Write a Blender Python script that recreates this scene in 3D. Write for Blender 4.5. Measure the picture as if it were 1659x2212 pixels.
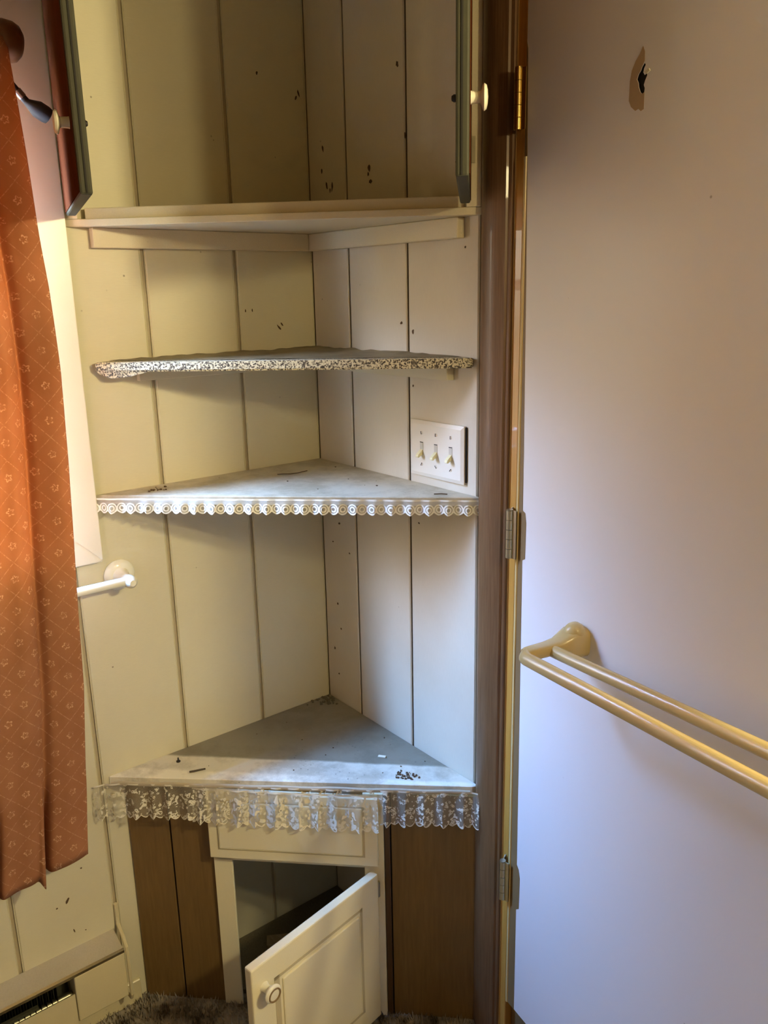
import bpy, bmesh, math, random
from mathutils import Vector, Matrix, noise
random.seed(7)
S = bpy.context.scene
for o in list(bpy.data.objects): bpy.data.objects.remove(o)
COL = S.collection

# ------------------------------------------------------------------ camera
YAW, PITCH, ROLL, FPX = 0.89965, -0.25932, -0.02016, 1791.86
cf = Vector((-math.sin(YAW)*math.cos(PITCH), math.cos(YAW)*math.cos(PITCH), math.sin(PITCH)))
cr = Vector((math.cos(YAW), math.sin(YAW), 0)); cu = cr.cross(cf)
r2 = cr*math.cos(ROLL)+cu*math.sin(ROLL); u2 = -cr*math.sin(ROLL)+cu*math.cos(ROLL)
cam = bpy.data.cameras.new('camera'); camo = bpy.data.objects.new('camera', cam); COL.objects.link(camo)
m = Matrix.Identity(4)
for i in range(3): m[i][0] = r2[i]; m[i][1] = u2[i]; m[i][2] = -cf[i]
m.translation = Vector((1.54669, -1.04529, 1.50321)); camo.matrix_world = m
cam.sensor_fit = 'HORIZONTAL'; cam.sensor_width = 36; cam.lens = FPX/1659*36
cam.clip_start = .02; S.camera = camo

# ------------------------------------------------------------------ sky and lamps
w = bpy.data.worlds.new('sky'); S.world = w; w.use_nodes = True
nt = w.node_tree; nt.nodes.clear()
wo = nt.nodes.new('ShaderNodeOutputWorld'); bg = nt.nodes.new('ShaderNodeBackground')
tc = nt.nodes.new('ShaderNodeTexCoord'); sx = nt.nodes.new('ShaderNodeSeparateXYZ'); rp = nt.nodes.new('ShaderNodeValToRGB')
nt.links.new(tc.outputs['Generated'], sx.inputs[0])
mp = nt.nodes.new('ShaderNodeMapRange'); mp.inputs[1].default_value = -1; mp.inputs[2].default_value = 1
nt.links.new(sx.outputs[2], mp.inputs[0]); nt.links.new(mp.outputs[0], rp.inputs[0])
e = rp.color_ramp.elements
e[0].position = 0; e[0].color = (.015, .0135, .0075, 1); e[1].position = 1; e[1].color = (.18, .42, 1.0, 1)
for p, c in ((.47, (.018, .015, .009, 1)), (.53, (.060, .054, .042, 1)), (.62, (.100, .092, .084, 1)), (.70, (.25, .29, .42, 1)), (.84, (.20, .46, 1.0, 1))):
    x = e.new(p); x.color = c
bg.inputs[1].default_value = 330.0
nt.links.new(rp.outputs[0], bg.inputs[0]); nt.links.new(bg.outputs[0], wo.inputs[0])

def area(name, loc, rot, sx_, sy_, power, col, portal=False):
    l = bpy.data.lights.new(name, 'AREA'); l.shape = 'RECTANGLE'; l.size = sx_; l.size_y = sy_
    l.energy = power; l.color = col
    if portal: l.cycles.is_portal = True
    o = bpy.data.objects.new(name, l); o.location = loc; o.rotation_euler = rot; COL.objects.link(o); return o
area('window_portal', (-.09, -.95, 1.5075), (0, math.radians(-90), 0), .86, .72, 1, (1, 1, 1), True)
LAMPS = [((1.93, -.09, 1.83), .045, 59.0, (1.0, .86, .48)), ((1.95, -.33, 1.83), .045, 15.0, (1.0, .84, .44))]  # second, weaker bulb is added to brighten the stile and back wall
for loc, rad, en, col in LAMPS:
    l = bpy.data.lights.new('vanity_and_fill_bulb', 'POINT'); l.energy = en; l.color = col; l.shadow_soft_size = rad
    o = bpy.data.objects.new('vanity_and_fill_bulb', l); o.location = loc; COL.objects.link(o)
vs = S.view_settings
S.display_settings.display_device = 'sRGB'
vs.view_transform = 'Standard'; vs.look = 'None'; vs.gamma = 1; vs.use_curve_mapping = False; vs.exposure = 0.27

# ------------------------------------------------------------------ materials
def srgb(r, g, b):
    f = lambda c: (c/255/12.92) if c/255 <= .04045 else ((c/255+.055)/1.055)**2.4
    return (f(r), f(g), f(b), 1)
class M:
    def __init__(s, name):
        s.m = bpy.data.materials.new(name); s.m.use_nodes = True; s.t = s.m.node_tree
        s.p = s.t.nodes['Principled BSDF']; s.out = s.t.nodes['Material Output']
        s.tc = s.t.nodes.new('ShaderNodeTexCoord').outputs['Object']
    def n(s, k, **kw):
        x = s.t.nodes.new(k)
        for a, b in kw.items(): setattr(x, a, b)
        return x
    def L(s, a, b): s.t.links.new(a, b)
    def mapping(s, scale, src=None, rot=(0, 0, 0)):
        x = s.n('ShaderNodeMapping'); x.inputs['Scale'].default_value = scale; x.inputs['Rotation'].default_value = rot
        s.L(src or s.tc, x.inputs[0]); return x.outputs[0]
    def noise(s, scale, detail=4, vec=None, rough=.55):
        x = s.n('ShaderNodeTexNoise'); x.inputs['Scale'].default_value = scale; x.inputs['Detail'].default_value = detail
        x.inputs['Roughness'].default_value = rough; s.L(vec or s.tc, x.inputs['Vector']); return x.outputs['Fac']
    def vor(s, scale, vec=None, feature='F1', out='Distance'):
        x = s.n('ShaderNodeTexVoronoi', feature=feature); x.inputs['Scale'].default_value = scale
        s.L(vec or s.tc, x.inputs['Vector']); return x.outputs[out]
    def ramp(s, fac, stops, interp='LINEAR'):
        x = s.n('ShaderNodeValToRGB'); x.color_ramp.interpolation = interp; s.L(fac, x.inputs[0]); e = x.color_ramp.elements
        e[0].position, e[0].color = stops[0]; e[1].position, e[1].color = stops[-1]
        for p, c in stops[1:-1]: y = e.new(p); y.color = c
        return x.outputs[0]
    def mix(s, fac, a, b, mode='MIX'):
        x = s.n('ShaderNodeMix', data_type='RGBA', blend_type=mode)
        for i, v in ((0, fac), (6, a), (7, b)):
            if hasattr(v, 'is_output'): s.L(v, x.inputs[i])
            else: x.inputs[i].default_value = v
        return x.outputs[2]
    def math(s, op, a, b=0., c=0.):
        x = s.n('ShaderNodeMath', operation=op)
        for i, v in enumerate((a, b, c)):
            if hasattr(v, 'is_output'): s.L(v, x.inputs[i])
            else: x.inputs[i].default_value = v
        return x.outputs[0]
    def sep(s, src=None):
        x = s.n('ShaderNodeSeparateXYZ'); s.L(src or s.tc, x.inputs[0]); return x.outputs
    def bump(s, h, strength=.2, dist=.001):
        x = s.n('ShaderNodeBump'); x.inputs['Strength'].default_value = strength; x.inputs['Distance'].default_value = dist
        s.L(h, x.inputs['Height']); s.L(x.outputs[0], s.p.inputs['Normal'])
    def col(s, c):
        if hasattr(c, 'is_output'): s.L(c, s.p.inputs['Base Color'])
        else: s.p.inputs['Base Color'].default_value = c
    def rough(s, r): s.p.inputs['Roughness'].default_value = r
G0 = (0, 0, 0, 1); G1 = (1, 1, 1, 1)
def painted(name, c, dirt=(.3, .24, .13, 1), amt=.25, grain=(60, 60, 6), rough=.55, specks=True, bump=.25, gs=1.0):
    k = M(name); g = k.noise(14*gs, 6, k.mapping(grain))
    cc = k.mix(k.math('MULTIPLY', k.ramp(g, [(.35, G0), (.75, G1)]), amt), c, tuple(x*.82 for x in c[:3])+(1,))
    big = k.noise(3.5, 4); cc = k.mix(k.math('MULTIPLY', k.ramp(big, [(.45, G0), (.8, G1)]), amt), cc, dirt)
    if specks:
        sp = k.math('MULTIPLY', k.ramp(k.vor(38), [(.05, G1), (.09, G0)]), k.ramp(k.noise(17, 2), [(.60, G0), (.66, G1)]))
        cc = k.mix(k.math('MULTIPLY', sp, .7), cc, (.10, .06, .025, 1))
    k.col(cc); k.rough(rough); k.bump(g, bump); return k.m
def wood(name, c1, c2, scale=(40, 40, 2.5), rough=.4, bump=.2, coat=0., src=6):
    k = M(name); g = k.noise(src, 8, k.mapping(scale), .6)
    fine = k.noise(60, 3, k.mapping((scale[0]/8, scale[1]/8, scale[2]/8)))
    cc = k.mix(k.ramp(g, [(.3, G0), (.7, G1)]), c1, c2)
    cc = k.mix(k.math('MULTIPLY', fine, .35), cc, tuple(x*.5 for x in c1[:3])+(1,))
    k.col(cc); k.rough(rough); k.bump(g, bump); k.p.inputs['Coat Weight'].default_value = coat; return k.m
def metal(name, c, rough=.25):
    k = M(name); k.col(c); k.p.inputs['Metallic'].default_value = 1; k.rough(rough)
    k.bump(k.noise(300, 2), .08, .0005); return k.m
def plain(name, c, rough=.5, sss=0):
    k = M(name); k.col(k.mix(k.math('MULTIPLY', k.noise(30, 3), .25), c, tuple(x*.8 for x in c[:3])+(1,))); k.rough(rough); return k.m

CREAM = (.60, .53, .33, 1)
m_wallA = painted('cream_painted_panelling', (.66, .61, .43, 1), (.42, .34, .20, 1), .22, grain=(60, 4, 60))
m_wallB = painted('cream_painted_panelling_aged', (.66, .59, .46, 1), (.44, .33, .18, 1), .28, grain=(60, 60, 4))
m_back = painted('panel_groove_backing', (.44, .37, .24, 1), specks=False)
m_trim = painted('cream_trim', (.66, .60, .42, 1), amt=.12, grain=(30, 30, 30))
m_casing = painted('white_window_casing', (.80, .77, .68, 1), amt=.08, grain=(30, 30, 30), rough=.3, bump=.08, specks=False)
m_cab = painted('cream_cabinet_paint', (.80, .73, .50, 1), (.5, .42, .26, 1), .16, grain=(30, 30, 30), rough=.35, bump=.1)
m_knob = plain('cream_knob', (.80, .76, .60, 1), .25)
m_brown = wood('brown_plywood', (.165, .095, .026, 1), (.22, .130, .040, 1), (25, 25, 2), .5, .12)
m_casewood = wood('dark_stained_casing', (.13, .062, .024, 1), (.21, .115, .052, 1), (60, 60, 2), .42, .2, .08)
m_jamb = wood('orange_stained_jamb', (.55, .27, .045, 1), (.66, .35, .07, 1), (40, 40, 2), .38, .15, .2)
m_bare = plain('bare_wood_edge', (.22, .14, .06, 1), .5)
m_gold = plain('pale_bevel_edge', (.62, .46, .20, 1), .35)
m_drk = wood('dark_cabinet_door_face', (.065, .020, .008, 1), (.10, .032, .014, 1), (40, 40, 3), .6, .1)
m_drk.node_tree.nodes['Principled BSDF'].inputs['Specular IOR Level'].default_value = 0.
m_drkedge = wood('grey_green_door_edge', (.050, .050, .030, 1), (.072, .068, .046, 1), (60, 60, 3), .6, .2)
m_drkedge.node_tree.nodes['Principled BSDF'].inputs['Specular IOR Level'].default_value = .2
m_brass = metal('brass', (.75, .58, .22, 1), .2)
m_steel = metal('dull_hinge_steel', (.52, .50, .38, 1), .38)
m_dark = plain('dark_recess', (.012, .010, .008, 1), .8)
m_black = plain('blackened_metal', (.014, .009, .007, 1), .6)
m_stain = plain('brown_stain', (.085, .045, .018, 1), .8)
m_beige = M('beige_plastic'); m_beige.col((.56, .43, .19, 1)); m_beige.rough(.22); m_beige = m_beige.m
m_white = M('white_glossy_plastic'); m_white.col((.82, .80, .68, 1)); m_white.rough(.12); m_white.bump(m_white.noise(80, 2), .02, .0005); m_white = m_white.m
m_plate = plain('switch_plate_plastic', (.78, .72, .60, 1), .3)
m_toggle = plain('ivory_toggle', (.82, .76, .45, 1), .3)
m_heat = painted('heater_enamel', (.66, .58, .36, 1), (.36, .31, .22, 1), .2, grain=(20, 20, 20), rough=.35, bump=.05)
m_heattop = painted('dusty_heater_top', (.46, .41, .31, 1), (.25, .21, .15, 1), .5, grain=(20, 20, 20), rough=.7)
m_fin = wood('finial_wood', (.14, .045, .014, 1), (.20, .07, .02, 1), (10, 10, 10), .35)
m_pale_strip = wood('pale_strip_wood', (.45, .38, .24, 1), (.32, .26, .15, 1), (6, 40, 40), .7)

# white slab door: glossy paint with faint roller texture
k = M('white_gloss_door_paint')
g = k.noise(40, 6, k.mapping((30, 30, 3)))
cc = k.mix(k.math('MULTIPLY', k.ramp(k.noise(2.2, 5), [(.4, G0), (.75, G1)]), .14), (.84, .82, .82, 1), (.72, .66, .60, 1))
low = k.ramp(k.vor(30), [(.03, G1), (.07, G0)])
cc = k.mix(k.math('MULTIPLY', k.math('MULTIPLY', low, k.ramp(k.noise(9, 2), [(.63, G0), (.68, G1)])), .6), cc, (.2, .15, .1, 1))
k.col(cc); k.rough(.34); k.bump(k.noise(700, 2), .08, .0006); m_leaf = k.m

# dusty shelf tops
def dusty(name, base, dust, spots=.7, seed=0., corner_bands=False):
    k = M(name); mv = k.n('ShaderNodeMapping'); mv.inputs['Location'].default_value = (seed, seed, 0); k.L(k.tc, mv.inputs[0]); v = mv.outputs[0]
    a = k.ramp(k.noise(9, 8, v, .7), [(.44, G0), (.60, G1)])
    cc = k.mix(k.math('MULTIPLY', a, .75), base, dust)
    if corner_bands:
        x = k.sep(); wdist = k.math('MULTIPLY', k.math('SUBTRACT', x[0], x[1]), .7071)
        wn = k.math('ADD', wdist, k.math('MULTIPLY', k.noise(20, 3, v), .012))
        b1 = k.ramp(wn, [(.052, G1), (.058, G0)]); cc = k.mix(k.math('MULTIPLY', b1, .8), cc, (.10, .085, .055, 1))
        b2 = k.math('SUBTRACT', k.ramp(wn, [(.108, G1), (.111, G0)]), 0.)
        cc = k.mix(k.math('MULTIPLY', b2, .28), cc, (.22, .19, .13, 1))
    s1 = k.math('MULTIPLY', k.ramp(k.vor(90, v), [(.10, G1), (.2, G0)]), k.ramp(k.noise(11, 3, v), [(.55, G0), (.68, G1)]))
    cc = k.mix(k.math('MULTIPLY', s1, spots), cc, (.05, .04, .028, 1))
    k.col(cc); k.rough(.55); k.bump(k.noise(90, 5, v), .3, .0012); return k.m
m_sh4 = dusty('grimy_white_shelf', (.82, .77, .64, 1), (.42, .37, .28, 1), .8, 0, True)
m_sh3 = dusty('dusty_cream_shelf', (.56, .50, .37, 1), (.34, .29, .19, 1), .4, 3)
m_sh1 = painted('cream_shelf_edge', (.68, .60, .42, 1), (.46, .34, .2, 1), .3, grain=(30, 30, 30))
m_liner = dusty('dust_coated_shelf_liner', (.24, .20, .12, 1), (.12, .095, .05, 1), .5, 5)
k = M('mottled_stone_print')
v1 = k.vor(400, out='Color'); sv = k.sep(v1)
nn_ = k.noise(380, 3)
f = k.math('ADD', k.math('MULTIPLY', sv[0], .5), k.math('MULTIPLY', nn_, .5))
k.col(k.ramp(f, [(.30, (.05, .04, .03, 1)), (.44, (.22, .18, .12, 1)), (.52, (.66, .60, .40, 1)), (.75, (.74, .68, .48, 1))])); k.rough(.5); m_stone = k.m

# carpet
k = M('matted_carpet'); a = k.noise(16, 5)
k.col(k.ramp(a, [(.36, (.07, .05, .03, 1)), (.48, (.24, .20, .15, 1)), (.62, (.42, .37, .30, 1))])); k.rough(.95); m_carpet = k.m

# curtain: thin, slightly translucent cloth with a printed lattice and small flowers
k = M('terracotta_curtain_cloth')
uvn = k.n('ShaderNodeUVMap'); uv = k.sep(uvn.outputs[0]); U, V = uv[0], uv[1]
PX, PY = .056, .058
def cell(offu, offv):
    a = k.math('SUBTRACT', k.math('FRACT', k.math('ADD', k.math('DIVIDE', U, PX), offu)), .5)
    b = k.math('SUBTRACT', k.math('FRACT', k.math('ADD', k.math('DIVIDE', V, PY), offv)), .5)
    a = k.math('MULTIPLY', a, PX); b = k.math('MULTIPLY', b, PY)
    r = k.math('SQRT', k.math('ADD', k.math('MULTIPLY', a, a), k.math('MULTIPLY', b, b)))
    th = k.math('ARCTAN2', b, a)
    pet = k.math('ADD', .5, k.math('MULTIPLY', k.math('COSINE', k.math('MULTIPLY', th, 5.)), .5))
    R = k.math('ADD', .0034, k.math('MULTIPLY', pet, .0028))
    ring = k.math('LESS_THAN', k.math('ABSOLUTE', k.math('SUBTRACT', r, R)), .0014)
    return ring
fl = k.math('MAXIMUM', cell(0, 0), cell(.5, .5))
def lat(sgn):
    t = k.math('ADD', k.math('DIVIDE', U, PX), k.math('MULTIPLY', k.math('DIVIDE', V, PY), sgn))
    d = k.math('ABSOLUTE', k.math('SUBTRACT', k.math('FRACT', k.math('ADD', t, .0)), .5))
    return k.math('MULTIPLY', k.math('LESS_THAN', d, .018), .55)
fade = k.ramp(k.noise(260, 3), [(.44, (.10, .10, .10, 1)), (.56, G1)])
pat = k.math('MULTIPLY', k.math('MAXIMUM', fl, k.math('MAXIMUM', lat(1.), lat(-1.))), fade)
base = k.mix(k.ramp(k.noise(9, 4), [(.35, G0), (.7, G1)]), (.34, .140, .060, 1), (.42, .185, .090, 1))
cc = k.mix(k.math('MULTIPLY', pat, .62), base, (.85, .55, .34, 1))
k.col(cc); k.rough(.8)
tr = k.n('ShaderNodeBsdfTranslucent'); k.L(k.mix(.5, cc, (.80, .30, .07, 1)), tr.inputs[0])
wv = k.noise(900, 1); k.bump(wv, .25, .0006)
mx = k.n('ShaderNodeMixShader'); mx.inputs[0].default_value = .24
k.L(k.p.outputs[0], mx.inputs[1]); k.L(tr.outputs[0], mx.inputs[2]); k.L(mx.outputs[0], k.out.inputs[0]); m_curt = k.m

# lace: open net with floral clusters, from UV in metres
def lace_mat(name, col, H, net=900, dens=.5, ring=False):
    k = M(name); uvn = k.n('ShaderNodeUVMap'); v = uvn.outputs[0]; uv = k.sep(v); U, V = uv[0], uv[1]
    def lines(s, p, wd):
        t = k.math('ADD', U, k.math('MULTIPLY', V, s)); d = k.math('ABSOLUTE', k.math('SUBTRACT', k.math('FRACT', k.math('DIVIDE', t, p)), .5))
        return k.math('LESS_THAN', d, wd)
    netm = k.math('MAXIMUM', lines(1, .0022, .055), lines(-1, .0022, .055))
    if ring:
        a = k.math('MULTIPLY', k.math('SUBTRACT', k.math('FRACT', k.math('DIVIDE', U, .019)), .5), .019)
        b = k.math('SUBTRACT', V, H*.62)
        r = k.math('SQRT', k.math('ADD', k.math('MULTIPLY', a, a), k.math('MULTIPLY', b, b)))
        m1 = k.math('LESS_THAN', k.math('ABSOLUTE', k.math('SUBTRACT', r, .0045)), .0014)
        m2 = k.math('LESS_THAN', k.math('ABSOLUTE', k.math('SUBTRACT', r, .0088)), .0013)
        flo = k.math('MAXIMUM', m1, m2); flo = k.math('MAXIMUM', flo, k.math('LESS_THAN', V, H*.10))
    else:
        x = k.vor(170, v, 'SMOOTH_F1'); flo = k.math('LESS_THAN', k.math('ABSOLUTE', k.math('SUBTRACT', x, .30)), .085*dens*2)
        flo = k.math('MULTIPLY', flo, k.math('GREATER_THAN', k.math('ADD', k.noise(45, 2, v), k.math('MULTIPLY', V, 1.6)), .53))
        flo = k.math('MAXIMUM', flo, k.math('LESS_THAN', V, .003))
    # scalloped lower edge
    sc = k.math('ABSOLUTE', k.math('SINE', k.math('MULTIPLY', U, math.pi/.019)))
    edge = k.math('ADD', H-.009 if not ring else H-.0065, k.math('MULTIPLY', sc, .007 if not ring else .0055))
    inside = k.math('LESS_THAN', V, edge)
    hem = k.math('MULTIPLY', inside, k.math('GREATER_THAN', V, k.math('SUBTRACT', edge, .0022)))
    al = k.math('MAXIMUM', k.math('MAXIMUM', flo, k.math('MULTIPLY', netm, 1.)), hem); al = k.math('MULTIPLY', al, inside)
    k.col(col); k.rough(.7); k.L(al, k.p.inputs['Alpha'])
    tr = k.n('ShaderNodeBsdfTransparent'); return k.m
m_lace4 = lace_mat('wide_floral_lace', (.70, .65, .52, 1), .078, dens=.62)
m_lace4b = lace_mat('dense_floral_lace', (.74, .67, .50, 1), .078, dens=.85)
m_lace3 = lace_mat('narrow_ring_lace', (.84, .82, .72, 1), .030, ring=True)
# window glass
k = M('window_glass'); tg = k.n('ShaderNodeBsdfTransparent'); tg.inputs[0].default_value = (.95, .97, .98, 1); gg = k.n('ShaderNodeBsdfGlossy'); gg.inputs[1].default_value = .02
mg = k.n('ShaderNodeMixShader'); mg.inputs[0].default_value = .06; k.L(tg.outputs[0], mg.inputs[1]); k.L(gg.outputs[0], mg.inputs[2]); k.L(mg.outputs[0], k.out.inputs[0]); m_glass = k.m

# ------------------------------------------------------------------ geometry helpers
def V3(*a): return Vector(a)
def quadify(bm, verts, faces):
    vv = [bm.verts.new(v) for v in verts]
    for f in faces:
        try: bm.faces.new([vv[i] for i in f])
        except ValueError: pass
    return vv
def hexa(bm, c, ax, ay, az, hx, hy, hz, bev=0., seg=1):
    """box at c with axes ax ay az and half sizes"""
    b = bmesh.new(); vs_ = []
    for i in (-1, 1):
        for j in (-1, 1):
            for l in (-1, 1): vs_.append(b.verts.new(c+ax*hx*i+ay*hy*j+az*hz*l))
    for f in ((0, 1, 3, 2), (4, 6, 7, 5), (0, 4, 5, 1), (2, 3, 7, 6), (0, 2, 6, 4), (1, 5, 7, 3)): b.faces.new([vs_[i] for i in f])
    if bev > 0: bmesh.ops.bevel(b, geom=b.edges[:], offset=bev, segments=seg, affect='EDGES', profile=.5)
    merge(bm, b)
def merge(bm, b):
    bmesh.ops.recalc_face_normals(b, faces=b.faces[:])
    me = bpy.data.meshes.new('tmp'); b.to_mesh(me); b.free(); bm.from_mesh(me); bpy.data.meshes.remove(me)
X, Y, Z = V3(1, 0, 0), V3(0, 1, 0), V3(0, 0, 1)
def box(bm, x0, x1, y0, y1, z0, z1, bev=0., seg=1):
    hexa(bm, V3((x0+x1)/2, (y0+y1)/2, (z0+z1)/2), X, Y, Z, abs(x1-x0)/2, abs(y1-y0)/2, abs(z1-z0)/2, bev, seg)
def prism(bm, poly, z0, z1, bev=0., seg=1):
    b = bmesh.new(); n = len(poly)
    lo = [b.verts.new((p[0], p[1], z0)) for p in poly]; hi = [b.verts.new((p[0], p[1], z1)) for p in poly]
    b.faces.new(lo[::-1]); b.faces.new(hi)
    for i in range(n): b.faces.new((lo[i], lo[(i+1) % n], hi[(i+1) % n], hi[i]))
    if bev: bmesh.ops.bevel(b, geom=b.edges[:], offset=bev, segments=seg, affect='EDGES')
    merge(bm, b)
def extrude_profile(bm, prof, o, ea, eb, ec, L0, L1):
    """closed profile in (ea,eb) plane swept along ec"""
    b = bmesh.new(); n = len(prof)
    lo = [b.verts.new(o+ea*p[0]+eb*p[1]+ec*L0) for p in prof]; hi = [b.verts.new(o+ea*p[0]+eb*p[1]+ec*L1) for p in prof]
    b.faces.new(lo[::-1]); b.faces.new(hi)
    for i in range(n): b.faces.new((lo[i], lo[(i+1) % n], hi[(i+1) % n], hi[i]))
    merge(bm, b)
def frame_axes(a):
    a = a.normalized(); t = Z if abs(a.z) < .9 else X
    u = a.cross(t).normalized(); return u, a.cross(u).normalized()
def lathe(bm, o, axis, prof, seg=24):
    u, v = frame_axes(axis); a = axis.normalized(); b = bmesh.new(); rings = []
    for r, h in prof:
        if r < 1e-6: rings.append([b.verts.new(o+a*h)])
        else: rings.append([b.verts.new(o+a*h+(u*math.cos(t)+v*math.sin(t))*r) for t in [2*math.pi*i/seg for i in range(seg)]])
    for p, q in zip(rings, rings[1:]):
        for i in range(seg):
            j = (i+1) % seg
            if len(p) == 1 and len(q) == 1: continue
            if len(p) == 1: b.faces.new((p[0], q[i], q[j]))
            elif len(q) == 1: b.faces.new((p[i], q[0], p[j]))
            else: b.faces.new((p[i], q[i], q[j], p[j]))
    merge(bm, b)
def tube(bm, pts, rad, seg=12, squash=None):
    b = bmesh.new(); rings = []; prev = None
    for i, p in enumerate(pts):
        t = (pts[min(i+1, len(pts)-1)]-pts[max(i-1, 0)]).normalized()
        if prev is None: u, v = frame_axes(t)
        else:
            u = (prev-t*prev.dot(t)).normalized(); v = t.cross(u)
        prev = u; r = rad[i] if isinstance(rad, (list, tuple)) else rad
        rings.append([b.verts.new(p+(u*math.cos(a)+v*math.sin(a)*(squash or 1))*r) for a in [2*math.pi*j/seg for j in range(seg)]])
    for p, q in zip(rings, rings[1:]):
        for i in range(seg): b.faces.new((p[i], p[(i+1) % seg], q[(i+1) % seg], q[i]))
    b.faces.new(rings[0][::-1]); b.faces.new(rings[-1]); merge(bm, b)
def obj(name, bm, mat, parent=None, smooth=False, angle=40):
    me = bpy.data.meshes.new(name)
    if parent is not None:
        off = Vector((0, 0, 0)); p = parent
        while p: off += p.location; p = p.parent
        bmesh.ops.translate(bm, verts=bm.verts[:], vec=-off)
    bm.to_mesh(me); bm.free()
    if mat: me.materials.append(mat)
    if smooth:
        for p in me.polygons: p.use_smooth = True
        me.set_sharp_from_angle(angle=math.radians(angle))
    o = bpy.data.objects.new(name, me); COL.objects.link(o)
    if parent is not None: o.parent = parent
    return o
def tag(o, label=None, cat=None, group=None, kind=None):
    for a, b in (('label', label), ('category', cat), ('group', group), ('kind', kind)):
        if b: o[a] = b
    return o
def thing(name, label, cat, loc, group=None):
    o = bpy.data.objects.new(name, None); o.empty_display_size = .05; COL.objects.link(o); o.location = loc
    return tag(o, label, cat, group)
def struct(name, bm, mat, label, cat='structure'):
    o = obj(name, bm, mat); return tag(o, label, cat, kind='structure')
NB = bmesh.new

# ------------------------------------------------------------------ room shell
ZC = 2.40; ZF = -.015
WY0, WY1, WZ0, WZ1 = -1.30, -.60, 1.085, 1.93       # window opening in the left wall
bm = NB()
box(bm, -.10, -.0045, -2.2, WY0, ZF, ZC); box(bm, -.10, -.0045, WY1, .10, ZF, ZC)
box(bm, -.10, -.0045, WY0, WY1, ZF, WZ0); box(bm, -.10, -.0045, WY0, WY1, WZ1, ZC)
wallA = struct('wall_left', bm, m_back, 'cream painted plank panelled wall with the curtained window', 'wall')
gA = [0., -.1877, -.3815, -.573, -.773, -.965, -1.16, -1.355, -1.55, -1.745, -1.94, -2.2]
for a, b in zip(gA, gA[1:]):
    y1, y0 = a-(.0036 if a < 0 else 0), b+.0036
    segs = [(ZF, ZC)]
    spans = [(y0, y1, ZF, ZC)]
    if y0 < WY1 and y1 > WY0:
        spans = [(y0, y1, ZF, WZ0-.01), (y0, y1, WZ1+.01, ZC)]
        if y1 > WY1: spans.append((WY1+.005, y1, WZ0-.01, WZ1+.01))
        if y0 < WY0: spans.append((y0, WY0-.005, WZ0-.01, WZ1+.01))
    for s in spans:
        bm = NB(); box(bm, -.0045, 0, *s, bev=.0036); obj('panel_board', bm, m_wallA, wallA)
DX0, DX1, DZ = .606, 1.325, 2.02                     # door opening in the right-hand wall
bm = NB()
box(bm, -.0044, DX0-.02, .006, .10, ZF, ZC); box(bm, DX1+.02, 2.4, .006, .10, ZF, ZC); box(bm, DX0-.02, DX1+.02, .006, .10, DZ+.02, ZC)
m_backB = painted('groove_shade_backing', (.14, .10, .05, 1), specks=False)  # darker than the left wall's backing: groove shadow put into the colour
wallB = struct('wall_back', bm, m_backB, 'cream painted plank panelled wall that holds the triple switch', 'wall')
gB = [0., .1302, .3143, .5054]
for a, b in zip(gB, gB[1:]):
    bm = NB(); box(bm, a+(.0015 if a == 0 else .0028), b-.0028, 0, .006, ZF, ZC, bev=.002); obj('panel_board', bm, m_wallB, wallB)
bm = NB(); box(bm, .5082, .5860, 0, .006, ZF, ZC, bev=.001); obj('panel_board', bm, m_wallB, wallB)
x = DX1+.02
while x < 2.4:
    bm = NB(); box(bm, x+.0028, min(x+.19, 2.4)-.0028, 0, .006, ZF, ZC, bev=.002); obj('panel_board', bm, m_wallB, wallB); x += .19
x = DX0-.02
for i in range(5):
    bm = NB(); box(bm, x+.002, min(x+.165, DX1+.02)-.002, 0, .006, DZ+.02, ZC, bev=.002); obj('panel_board', bm, m_wallB, wallB); x += .165
bm = NB(); m_room = wood('dark_room_panelling', (.20, .14, .08, 1), (.26, .19, .11, 1)); box(bm, 2.4, 2.5, -2.2, .1, ZF, ZC); struct('wall_right', bm, m_room, 'wood panelled wall to the right of the room', 'wall')
bm = NB(); box(bm, -.1, 2.5, -2.3, -2.2, ZF, ZC); struct('wall_front', bm, m_room, 'wood panelled wall behind the viewer', 'wall')
bm = NB(); box(bm, -.1, 2.5, -2.3, .6, ZC, ZC+.1); struct('ceiling', bm, m_room, 'wood panelled ceiling', 'ceiling')
bm = NB(); box(bm, -.1, 2.5, -2.3, .6, ZF-.1, ZF); floor = struct('floor', bm, m_carpet, 'worn grey brown carpeted floor', 'floor')
bm = NB(); box(bm, .55, 1.4, .55, .6, ZF, ZC); box(bm, .53, .56, .1, .6, ZF, ZC); box(bm, 1.37, 1.4, .1, .6, ZF, ZC)
struct('wall_closet', bm, m_back, 'dark closet wall behind the white door', 'wall')

# carpet pile where the floor shows
bm = NB()
for i in range(26000):
    x = random.uniform(0.0, .95); y = random.uniform(-.95, 0)
    if x-y < .535 or x-y > 1.15: continue
    h = random.uniform(.006, .017)+.006*max(0, noise.noise((x*25, y*25, 0))); a = random.uniform(0, 6.28); r = .0022
    d = V3(math.cos(a), math.sin(a), 0); e_ = V3(-d.y, d.x, 0)
    p = V3(x, y, ZF); tip = p+Z*h+d*random.uniform(-.006, .006)+e_*random.uniform(-.005, .005)
    b0, b1, b2 = bm.verts.new(p+d*r), bm.verts.new(p-d*r*.5+e_*r), bm.verts.new(p-d*r*.5-e_*r); t = bm.verts.new(tip)
    bm.faces.new((b0, b1, t)); bm.faces.new((b1, b2, t)); bm.faces.new((b2, b0, t))
tag(obj('carpet_pile', bm, m_carpet), 'matted grey brown carpet pile along the cupboard foot', 'carpet', kind='stuff')

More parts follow.
